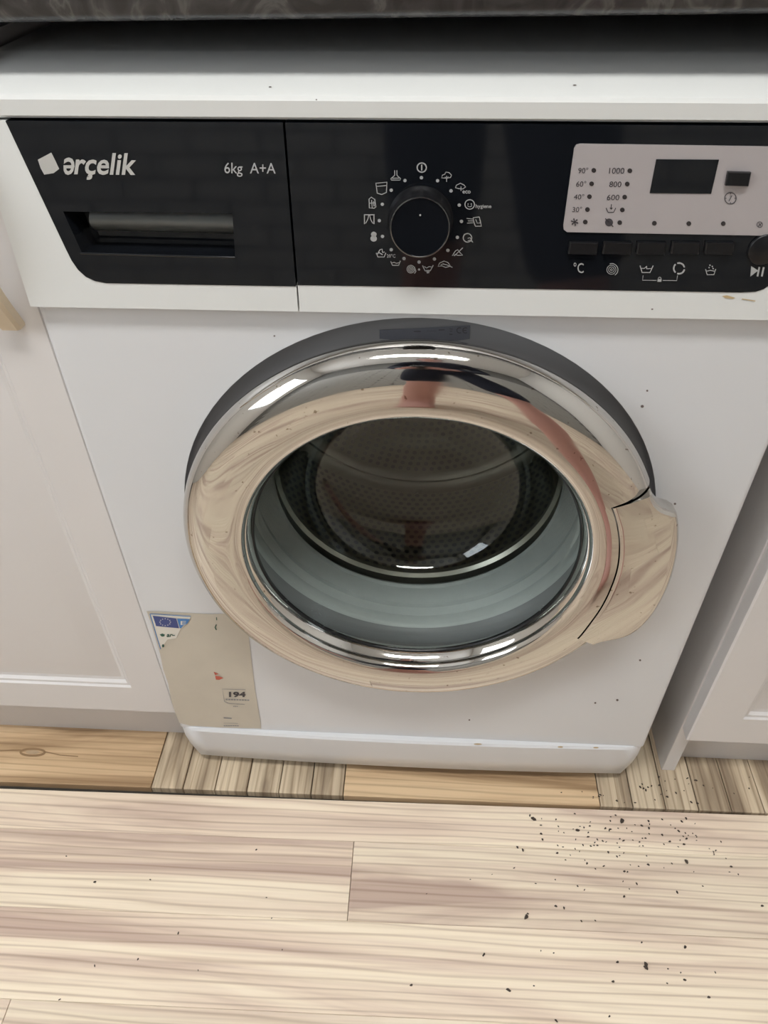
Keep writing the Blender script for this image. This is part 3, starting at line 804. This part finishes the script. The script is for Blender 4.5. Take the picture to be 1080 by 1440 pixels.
for l in (-32.0, 88.0, 208.0):
    a = math.radians(l); er = Vector((math.cos(a), 0, math.sin(a))); et = Vector((-math.sin(a), 0, math.cos(a)))
    bm = bmesh.new(); rg = []
    for i in range(9):
        t = i / 8; y = DY0 + 0.02 + t * (DY1 - DY0 - 0.04); hgt = 0.034 * math.sin(PI * (0.12 + 0.76 * t)) ** 0.4
        c = Vector((CX, y, CZ))
        rg.append([bm.verts.new(c + er * (DR - h_ * hgt) + et * w_) for w_, h_ in ((-0.032, -.01), (-0.02, .35), (-0.011, .85), (0, 1), (0.011, .85), (0.02, .35), (0.032, -.01))])
    for A, B in zip(rg, rg[1:]):
        for k in range(6): bm.faces.new((A[k], A[k + 1], B[k + 1], B[k]))
    bm.faces.new(rg[0]); bm.faces.new(rg[-1])
    finish(bm, 'lifter', M['drum'], dm, 40)

# ---- porthole door
CZD = 0.4562
RING = [(0.1990, 0.007), (0.2065, 0.000), (0.2125, -0.007), (0.2162, -0.0135), (0.2183, -0.0200), (0.2180, -0.0262), (0.2155, -0.0318), (0.2112, -0.0366), (0.2050, -0.0405), (0.1970, -0.0429),
        (0.1880, -0.0439), (0.1790, -0.0442), (0.1720, -0.0440), (0.1665, -0.0430), (0.1625, -0.0410), (0.1603, -0.0380), (0.1592, -0.0345)]
def refine(P_, k=4):
    out = []
    for i in range(len(P_) - 1):
        p0, p1, p2, p3 = (Vector(P_[max(0, min(len(P_) - 1, j))]) for j in (i - 1, i, i + 1, i + 2))
        for q in range(k):
            t = q / k
            out.append(tuple(0.5 * ((2 * p1) + (p2 - p0) * t + (2 * p0 - 5 * p1 + 4 * p2 - p3) * t * t + (3 * p1 - p0 - 3 * p2 + p3) * t ** 3)))
    return out + [tuple(P_[-1])]
def interp(tab, t):
    n = len(tab)
    if t <= tab[0][0]: return tab[0][1]
    if t >= tab[-1][0]: return tab[-1][1]
    def slope(i):
        lo, hi = max(i - 1, 0), min(i + 1, n - 1)
        return (tab[hi][1] - tab[lo][1]) / (tab[hi][0] - tab[lo][0])
    for i in range(n - 1):
        (a, va), (b_, vb) = tab[i], tab[i + 1]
        if a <= t <= b_:
            h = b_ - a; u = (t - a) / h
            return ((2 * u ** 3 - 3 * u ** 2 + 1) * va + (u ** 3 - 2 * u ** 2 + u) * h * slope(i)
                    + (3 * u ** 2 - 2 * u ** 3) * vb + (u ** 3 - u ** 2) * h * slope(i + 1))
RIN = [(-31.0, 0.1945), (-24, 0.1905), (-16, 0.1880), (-8, 0.1860), (0, 0.1850), (10, 0.1835), (23.5, 0.1818)]
ROUT = [(-31.5, 0.2170), (-29.5, 0.2215), (-27.5, 0.231), (-25.5, 0.2405), (-23.0, 0.2455), (-18, 0.2465), (-10, 0.2430), (0, 0.2385), (10, 0.2350), (14.5, 0.2335), (16.3, 0.2315), (17.6, 0.2250), (19.5, 0.2195), (21.5, 0.2165), (24.2, 0.2150)]
def ring_y(r_, a=0.0):
    if a is not None: r_ = math.hypot(r_ * math.cos(a), r_ * math.sin(a) + CZ - CZD)
    P_ = sorted((a, b_) for a, b_ in RING[4:])
    return interp(P_, r_)
PF = refine(RING)
ks = min(range(len(PF)), key=lambda i: abs(PF[i][0] - 0.1762) + (0 if i > 20 else 1))     # everything inside this radius runs all round
OUT = PF[:ks + 1][::-1]                    # from the split outwards to the back edge
T0, T1 = math.radians(-30.55), math.radians(25.25)
bm = bmesh.new()
angs = [T0 + (T1 - T0) * i / 72 for i in range(73)] + [T1 + (2 * PI - (T1 - T0)) * i / 150 for i in range(1, 150)]
def V3(a, r_, y): return bm.verts.new((CX + r_ * math.cos(a), y, CZD + r_ * math.sin(a)))
IN = [[V3(a, r_, y) for r_, y in PF[ks:]] for a in angs]
def quads(A, B):
    for k in range(len(A) - 1): bm.faces.new((A[k], A[k + 1], B[k + 1], B[k]))
for i in range(len(angs)): quads(IN[i], IN[(i + 1) % len(angs)])
full = [i % len(angs) for i in range(72, len(angs) + 1)]
FU = [[V3(angs[i], r_, y) for r_, y in OUT] for i in full]
for A, B in zip(FU, FU[1:]): quads(A, B)
CU = []
r_s = PF[ks][0]
for i in range(73):                        # under the handle the ring stops at the joint and steps back
    a = angs[i]; rc_ = r_s + 0.002
    while True:
        x_, z_ = rc_ * math.cos(a), rc_ * math.sin(a) + CZD - CZ
        if math.hypot(x_, z_) >= interp(RIN, math.degrees(math.atan2(z_, x_))) - 0.0014 or rc_ > 0.21: break
        rc_ += 0.0001
    col = [V3(a, r_s + (rc_ - r_s) * t / 6, ring_y(r_s + (rc_ - r_s) * t / 6, None)) for t in range(7)]
    col.append(V3(a, rc_, ring_y(rc_, None) + 0.010))
    for q in range(1, 7):
        r2 = rc_ + (0.208 - rc_) * q / 6
        col.append(V3(a, r2, ring_y(rc_, None) + 0.010 + 0.002 * q))
    col.append(V3(a, 0.199, 0.007)); CU.append(col)
for A, B in zip(CU, CU[1:]): quads(A, B)
for c_ in (FU[0], FU[-1]): bm.faces.new([bm.verts.new(v.co) for v in c_])      # end faces of the joint
bmesh.ops.remove_doubles(bm, verts=bm.verts[:], dist=1e-6)
door = finish(bm, 'door', M['chrome'], wm, 50)
door['label'] = 'worn chrome porthole ring'
lathe('inner_trim', [(0.1592, -0.0345), (0.1580, -0.0335), (0.1550, -0.0250), (0.1545, -0.0235)], M['chrome'], door, 192, smooth=70, cz=CZD)
lathe('glass_seal', [(0.1548, -0.0240), (0.1535, -0.0232), (0.1530, -0.0200)], M['black_matte'], door, 128, cz=CZD)
lathe('glass_bowl', refine([(0.1532, -0.0222), (0.1505, -0.0150), (0.1455, 0.000), (0.1405, 0.020), (0.1350, 0.042), (0.1280, 0.062), (0.1160, 0.080), (0.0980, 0.091), (0.0700, 0.098), (0.0350, 0.101), (0.0, 0.102)], 3), M['doorglass'], door, 128, smooth=80, cz=CZD)
lathe('door_back', [(0.1985, 0.006), (0.190, 0.004), (0.170, -0.004), (0.158, -0.018)], M['rubber'], door, 128, cz=CZD)

# handle: a wing over the right of the ring
def wing_y(r_, a):
    y0_ = ring_y(0.187, a) - 0.0012
    t = max(0.0, (r_ - 0.182) / 0.062)
    return y0_ + 0.0085 * t ** 2.2
bm = bmesh.new()
ths = [-31.2 + 55.0 * i / 66 for i in range(67)]
G_ = []
for th in ths:
    ri, ro = interp(RIN, th), interp(ROUT, th); a = math.radians(th); col = []
    nr = 14
    def pt(r_, y): return Vector((CX + r_ * math.cos(a), y, CZ + r_ * math.sin(a)))
    col.append(pt(ri, ring_y(ri, a) + 0.009)); col.append(pt(ri, wing_y(ri, a) + 0.0006))
    for k in range(nr + 1):
        r_ = ri + 0.0008 + (ro - 0.0045 - ri - 0.0008) * k / nr
        col.append(pt(r_, wing_y(r_, a)))
    y1_ = wing_y(ro, a)
    col += [pt(ro - 0.0022, y1_ + 0.0006), pt(ro - 0.0006, y1_ + 0.0024), pt(ro, y1_ + 0.006), pt(ro - 0.0006, y1_ + 0.014), pt(ro - 0.004, y1_ + 0.020)]
    G_.append([bm.verts.new(p) for p in col])
for A, B in zip(G_, G_[1:]):
    for k in range(len(A) - 1): bm.faces.new((A[k], A[k + 1], B[k + 1], B[k]))
for c in (G_[0], G_[-1]): bm.faces.new(c)
tag(finish(bm, 'door_handle', M['chrome'], door, 38), 'chrome pull handle wing')
# ---- peeled energy label at the lower left
E6 = dict(ox=190, oy=840, sc_=5.143)
def ea(d=0.0012): return Art(FRONT, d, **E6)
lab = [(84, 97), (160, 99), (330, 108), (560, 118), (745, 112), (800, 160), (818, 250), (838, 420), (870, 680), (905, 880), (912, 945), (640, 940), (400, 925), (322, 906), (290, 830), (262, 740), (240, 620), (205, 520), (180, 400), (150, 300), (118, 190)]
el = ea(0.0006).fill(lab).done('energy_label', M['paperlabel'], wm)
ea().fill([(112, 112), (405, 128), (395, 160), (352, 205), (330, 222), (300, 290), (235, 300), (190, 365), (150, 240)]).done('unpeeled_corner', M['whitepaper'], el)
ea(0.0015).line([(110, 112), (405, 131)], 5).line([(110, 112), (148, 240), (187, 366)], 6).done('blue_border', M['blue'], el)
ea(0.0016).fill([(130, 125), (300, 145), (320, 216), (155, 200)]).done('flag_band', M['navy'], el)
ea(0.0016).fill([(306, 146), (398, 150), (380, 182), (350, 198), (335, 216), (326, 216)]).done('title_band', M['blue'], el)
a_ = ea(0.0019)
for k in range(12): a_.disc(221 + 38 * math.cos(k * PI / 6), 170 + 25 * math.sin(k * PI / 6), 5, n=6)
a_.done('star_circle', M['star'], el)
ea(0.0019).text('E', 332, 162, 372, 190, bold=0.01).done('title_letter', M['whitepaper'], el)
ea(0.0015).fill([(180, 262), (200, 254), (218, 262), (214, 275), (196, 277)]).text('ar', 230, 258, 275, 280, shear=0.2, bold=0.03).line([(270, 268), (290, 268)], 6).done('maker_mark', M['green'], el)
ea(0.0015).disc(205, 343, 9, 12, 8).done('green_remnant', M['green'], el)
ea(0.0012).line([(590, 138), (592, 160)], 6).line([(590, 190), (580, 212), (590, 230)], 8).done('green_remnant', M['green'], el)
ea(0.0012).fill([(570, 533), (606, 548), (580, 557)]).fill([(580, 562), (610, 565), (640, 578), (610, 591), (586, 589)]).done('red_remnant', M['red'], el)
ea(0.0012).text('194', 680, 677, 800, 717, bold=0.04).done('consumption_figure', M['darkprint'], el)
ea(0.0012).line([(800, 662), (632, 657), (648, 748), (680, 762), (795, 769)], 3.5).done('figure_box', M['dishgrey'], el)
a_ = ea(0.0012)
for k in range(9): a_.line([(656 + 19.5 * k, 732 + .7 * k), (671 + 19.5 * k, 733 + .7 * k)], 9)
for k in range(3): a_.line([(712 + 12 * k, 783), (719 + 12 * k, 783)], 7)
a_.line([(642, 866), (700, 870)], 8)
a_.line([(642, 904), (745, 906)], 2.5)
for k in range(7): a_.line([(642 + 16 * k, 923), (655 + 16 * k, 924)], 6)
tag(a_.done('fine_print', M['dishgrey'], el), kind='stuff')

# chips and spots on the enamel
for x, y, r_ in [(903, 571, 2.4), (910, 549, 1.6), (949, 708, 1.8), (900, 928, 1.6), (868, 984, 1.8), (837, 988, 1.5), (386, 472, 1.4), (660, 1012, 1.3)]:
    Art(FRONT, 0.0005).disc(x, y, r_, r_ * 0.9, 8).done('paint_chip', M['chip'], wm)
for x, y, r_ in [(788, 1050, 4), (838, 1051, 4), (672, 1046, 6)]:
    Art(Plane((0, -0.0095, 0.1), (0, -1, 0)), 0.0004).disc(x, y, r_, 1.1, 8).done('rust_mark', M['stain'], wm)
LIDP = Plane((0, 0.004, 0.8368), (0, -0.0129, 0.0495))
for x, y, r_ in [(380, 123, 2.2), (808, 120.5, 2.6), (445, 141, 1.2)]:
    Art(LIDP, 0.0004).disc(x, y, r_, 0.9, 8).done('paint_chip', M['chip'], wm)

# ------------------------------------------------------------------ crumbs on the floor
random.seed(21)
protos = []
for k in range(4):
    bm = bmesh.new(); bmesh.ops.create_icosphere(bm, subdivisions=1, radius=1.0)
    for v in bm.verts: v.co *= random.uniform(0.65, 1.2)
    bmesh.ops.scale(bm, vec=(1.0, random.uniform(.45, .8), 0.5), verts=bm.verts)
    me = bpy.data.meshes.new('crumb'); bm.to_mesh(me); bm.free(); me.materials.append(M['crumb']); protos.append(me)
spots = []
for k in range(150): spots.append((random.gauss(880, 75), random.gauss(1170, 36), 1))
for k in range(30): spots.append((random.gauss(900, 70), random.gauss(1105, 14), 1))
for k in range(28): spots.append((random.uniform(560, 1075), random.uniform(1180, 1430), 1))
for k in range(12): spots.append((random.uniform(20, 540), random.uniform(1190, 1435), 1))
spots += [(750, 1152, 1.9), (745, 1147, 1.5), (735, 1196, 2.0), (793, 1277, 1.8), (740, 1290, 1.8), (742, 1285, 1.5), (680, 1343, 1.8), (963, 1332, 2.0), (908, 1357, 1.7), (908, 1361, 1.5), (715, 1393, 1.6), (782, 1436, 1.8), (874, 1155, 2.2), (1028, 1219, 1.8), (965, 1212, 1.6), (812, 1168, 1.5)]
for x, y, s in spots:
    p = FLOOR.at(x, y)
    if p.y > 0.02 or (abs(p.x) < 0.3 and p.y > -0.012) or abs(p.y - seam_y(p.x)) < 0.008: continue
    sz = random.choice((0.0011, 0.0013, 0.0016, 0.0021)) * (s if s > 1 else 1.0)
    o = place('crumb', random.choice(protos), None)
    o.location = (p.x, p.y, sz * 0.42); o.scale = (sz, sz, sz); o.rotation_euler = (0, 0, random.uniform(0, PI))
    dj = seam_y(p.x) - p.y
    if dj < 0: lb, gr = 'tiny dark dirt crumb on the brown plank tiles behind the dark joint', 'dirt crumbs on the rear tiles'
    elif s > 1: lb, gr = 'larger dark dirt crumb standing out among the specks on pale laminate', 'larger crumbs on the laminate'
    elif dj < ROWS[1]: lb, gr = 'tiny dark dirt crumb on the narrow laminate board along the dark joint', 'dirt crumbs along the joint'
    elif dj < ROWS[2]: lb, gr = 'tiny dark dirt crumb on the second laminate board from the dark joint', 'dirt crumbs on the second board'
    else: lb, gr = 'tiny dark dirt crumb on laminate boards farther out from the machine', 'dirt crumbs on the outer boards'
    tag(o, lb, 'crumb', gr)

# ------------------------------------------------------------------ the photographer, mirrored in the chrome
def skin_mesh(name, verts, edges, radii, mat, parent, root=0, sub=2):
    me = bpy.data.meshes.new(name); me.from_pydata(verts, edges, []); me.update()
    o = place(name, me, mat, parent)
    sk = o.modifiers.new('skin', 'SKIN'); sk.use_smooth_shade = True
    for i, r_ in enumerate(radii):
        sv = me.skin_vertices[0].data[i]; sv.radius = r_ if isinstance(r_, tuple) else (r_, r_); sv.use_root = (i == root)
    ss = o.modifiers.new('sub', 'SUBSURF'); ss.levels = sub; ss.render_levels = sub
    return o
PX, PY = 0.10, -0.84
pc = CAM - FWD * 0.014 - UP * 0.055          # middle of the phone
hl = pc - RIGHT * 0.043; hr = pc + RIGHT * 0.043
ps = tag(empty('person', (PX, PY, 0)), 'person in navy top and knee shorts holding a phone, mirrored in chrome', 'person')
JV = []; JE = []; JR = []
def J(p, r_, to=None):
    JV.append(tuple(p)); JR.append(r_); i = len(JV) - 1
    if to is not None: JE.append((to, i))
    return i
pel = J((PX, PY, 0.90), (0.135, 0.105))
wst = J((PX, PY + .005, 1.06), (0.125, 0.095), pel)
chs = J((PX - .005, PY + .03, 1.24), (0.145, 0.10), wst)
col_ = J((PX - .01, PY + .05, 1.37), (0.09, 0.075), chs)
nk = J((PX - .02, PY + .075, 1.44), 0.05, col_)
hd0 = J((PX - .03, PY + .105, 1.49), 0.066, nk)
hd1 = J((PX - .035, PY + .115, 1.56), (0.085, 0.092), hd0)
hd2 = J((PX - .035, PY + .10, 1.625), (0.07, 0.08), hd1)
ns = J((PX - .040, PY + .205, 1.53), 0.013, hd1)
for s in (-1, 1): J((PX - .035 + s * .094, PY + .10, 1.55), (0.010, 0.018), hd1)
arms = {}
for s, h in ((-1, hl), (1, hr)):
    sh = J((PX + s * .175, PY + .04, 1.335), 0.058, col_)
    ex = PX + s * (.235 if s > 0 else .225)
    eb = J((ex, PY + .05, 1.07), 0.042, sh)
    wr = J(h - FWD * 0.03 - UP * 0.05 + RIGHT * s * 0.035, 0.026, eb)
    pm = J(h - FWD * 0.016 - UP * 0.012 + RIGHT * s * 0.018, (0.030, 0.016), wr)
    arms[s] = (sh, eb, wr, pm)
    for k in range(4):                      # fingers close on the back of the phone
        o0 = 0.030 - 0.019 * k
        ln = (0.9, 1.0, 0.95, 0.78)[k]
        f0 = J(h + UP * o0 * .8 + RIGHT * s * 0.016 - FWD * 0.004, 0.0088, pm)
        f1 = J(h + UP * o0 + RIGHT * s * 0.010 + FWD * 0.010, 0.0085, f0)
        f2 = J(h + UP * (o0 - .002) - RIGHT * s * 0.014 * ln + FWD * 0.013, 0.0078, f1)
        J(h + UP * (o0 - .004) - RIGHT * s * 0.028 * ln + FWD * 0.012, 0.0068, f2)
    t0 = J(h + UP * 0.004 + RIGHT * s * 0.014 - FWD * 0.018, 0.0105, pm)
    t1 = J(h + UP * 0.020 - RIGHT * s * 0.004 - FWD * 0.020, 0.0095, t0)
    J(h + UP * 0.034 - RIGHT * s * 0.018 - FWD * 0.017, 0.0080, t1)
legs = {}
LEG = {1: ((.09, 0, .84), (.150, .17, .46), (.165, .20, .31), (.185, .25, .085), (.185, .22, .045), (.197, .34, .036), (.203, .41, .028)),
       -1: ((-.09, 0, .84), (-.085, -.02, .46), (-.09, -.07, .31), (-.10, -.13, .085), (-.10, -.15, .045), (-.105, -.03, .034), (-.108, .04, .026))}
for s in (-1, 1):
    q = [Vector((PX, PY, 0)) + Vector(v) for v in LEG[s]]
    hp = J(q[0], 0.088, pel); kn = J(q[1], 0.058, hp); cf = J(q[2], 0.060, kn); an = J(q[3], 0.039, cf)
    J(q[4], 0.036, an); bl_ = J(q[5], (0.042, 0.03), an); J(q[6], (0.036, 0.02), bl_)
    legs[s] = (hp, kn, cf, an)
skin_mesh('body', JV, JE, JR, M['skin'], ps, pel)
g = 0.012
def grow(i, k=g):
    r_ = JR[i]; return tuple(a + k for a in r_) if isinstance(r_, tuple) else r_ + k
# navy top with elbow length sleeves
V_ = [JV[pel], JV[wst], JV[chs], JV[col_]]; E_ = [(0, 1), (1, 2), (2, 3)]; R_ = [grow(pel, .03), grow(wst, .025), grow(chs, .018), grow(col_, .014)]
for s in (-1, 1):
    sh, eb, wr, pm = arms[s]; b0 = len(V_)
    V_ += [JV[sh], tuple(Vector(JV[sh]).lerp(Vector(JV[eb]), .55)), JV[eb], tuple(Vector(JV[eb]).lerp(Vector(JV[wr]), .85))]; E_ += [(3, b0), (b0, b0 + 1), (b0 + 1, b0 + 2), (b0 + 2, b0 + 3)]; R_ += [0.082, 0.066, 0.060, 0.042]
tag(skin_mesh('top', V_, E_, R_, M['navycloth'], ps, 0), 'navy long sleeved top')
V_ = [(PX, PY, 1.08), JV[pel]]; E_ = [(0, 1)]; R_ = [(0.165, 0.140), grow(pel, .030)]
for s in (-1, 1):
    hp, kn, cf, an = legs[s]; b0 = len(V_)
    V_ += [JV[hp], tuple(Vector(JV[hp]).lerp(Vector(JV[kn]), .5)), tuple(Vector(JV[kn]) + Vector((0, 0, 0.02)))]; E_ += [(1, b0), (b0, b0 + 1), (b0 + 1, b0 + 2)]; R_ += [grow(hp, .02), 0.095, 0.082]
tag(skin_mesh('shorts', V_, E_, R_, M['navycloth'], ps, 1), 'navy knee length shorts')
HC = Vector((PX - .034, PY + .098, 1.592))
bm = bmesh.new(); bmesh.ops.create_uvsphere(bm, u_segments=32, v_segments=20, radius=1.0)
bmesh.ops.delete(bm, geom=[f for f in bm.faces if f.calc_center_median().y > 0.30 and f.calc_center_median().z < 0.42], context='FACES')
for v in bm.verts: v.co = HC + Vector((v.co.x * .100, v.co.y * .112 - (.02 if v.co.z < -.2 else 0), v.co.z * (.098 if v.co.z > 0 else .150)))
tag(finish(bm, 'hair', M['hair'], ps, 60), 'dark hair')
bm = bmesh.new(); bmesh.ops.create_uvsphere(bm, u_segments=16, v_segments=8, radius=1.0)
for v in bm.verts: v.co = Vector((PX - .042, PY + .172, 1.487)) + Vector((v.co.x * .024, v.co.y * .012, v.co.z * .007))
finish(bm, 'mouth', simple('lips', (0.45, 0.16, 0.15), 0.4), ps, 60)
for s in (-1, 1):
    bm = bmesh.new(); bmesh.ops.create_uvsphere(bm, u_segments=12, v_segments=8, radius=0.010, matrix=Matrix.Translation((PX - .038 + s * .031, PY + .192, 1.565)))
    finish(bm, 'eye', M['lens'], ps, 60)
# phone held in both hands
ph = tag(empty('phone', pc), 'black phone held in both hands, mirrored in the chrome', 'phone')
bm = bmesh.new(); add_box(bm, -0.037, 0.037, -0.075, 0.075, -0.004, 0.004, 0.0035, 2)
mt4 = Matrix((RIGHT, UP, -FWD)).transposed().to_4x4(); mt4.translation = pc
bmesh.ops.transform(bm, matrix=mt4, verts=bm.verts[:])
finish(bm, 'phone_body', M['phone'], ph, 40)
bm = bmesh.new(); bmesh.ops.create_cone(bm, cap_ends=True, segments=20, radius1=0.007, radius2=0.007, depth=0.002, matrix=mt4 @ Matrix.Translation((0.018, 0.050, -0.005)))
finish(bm, 'lens', M['lens'], ph, 40)
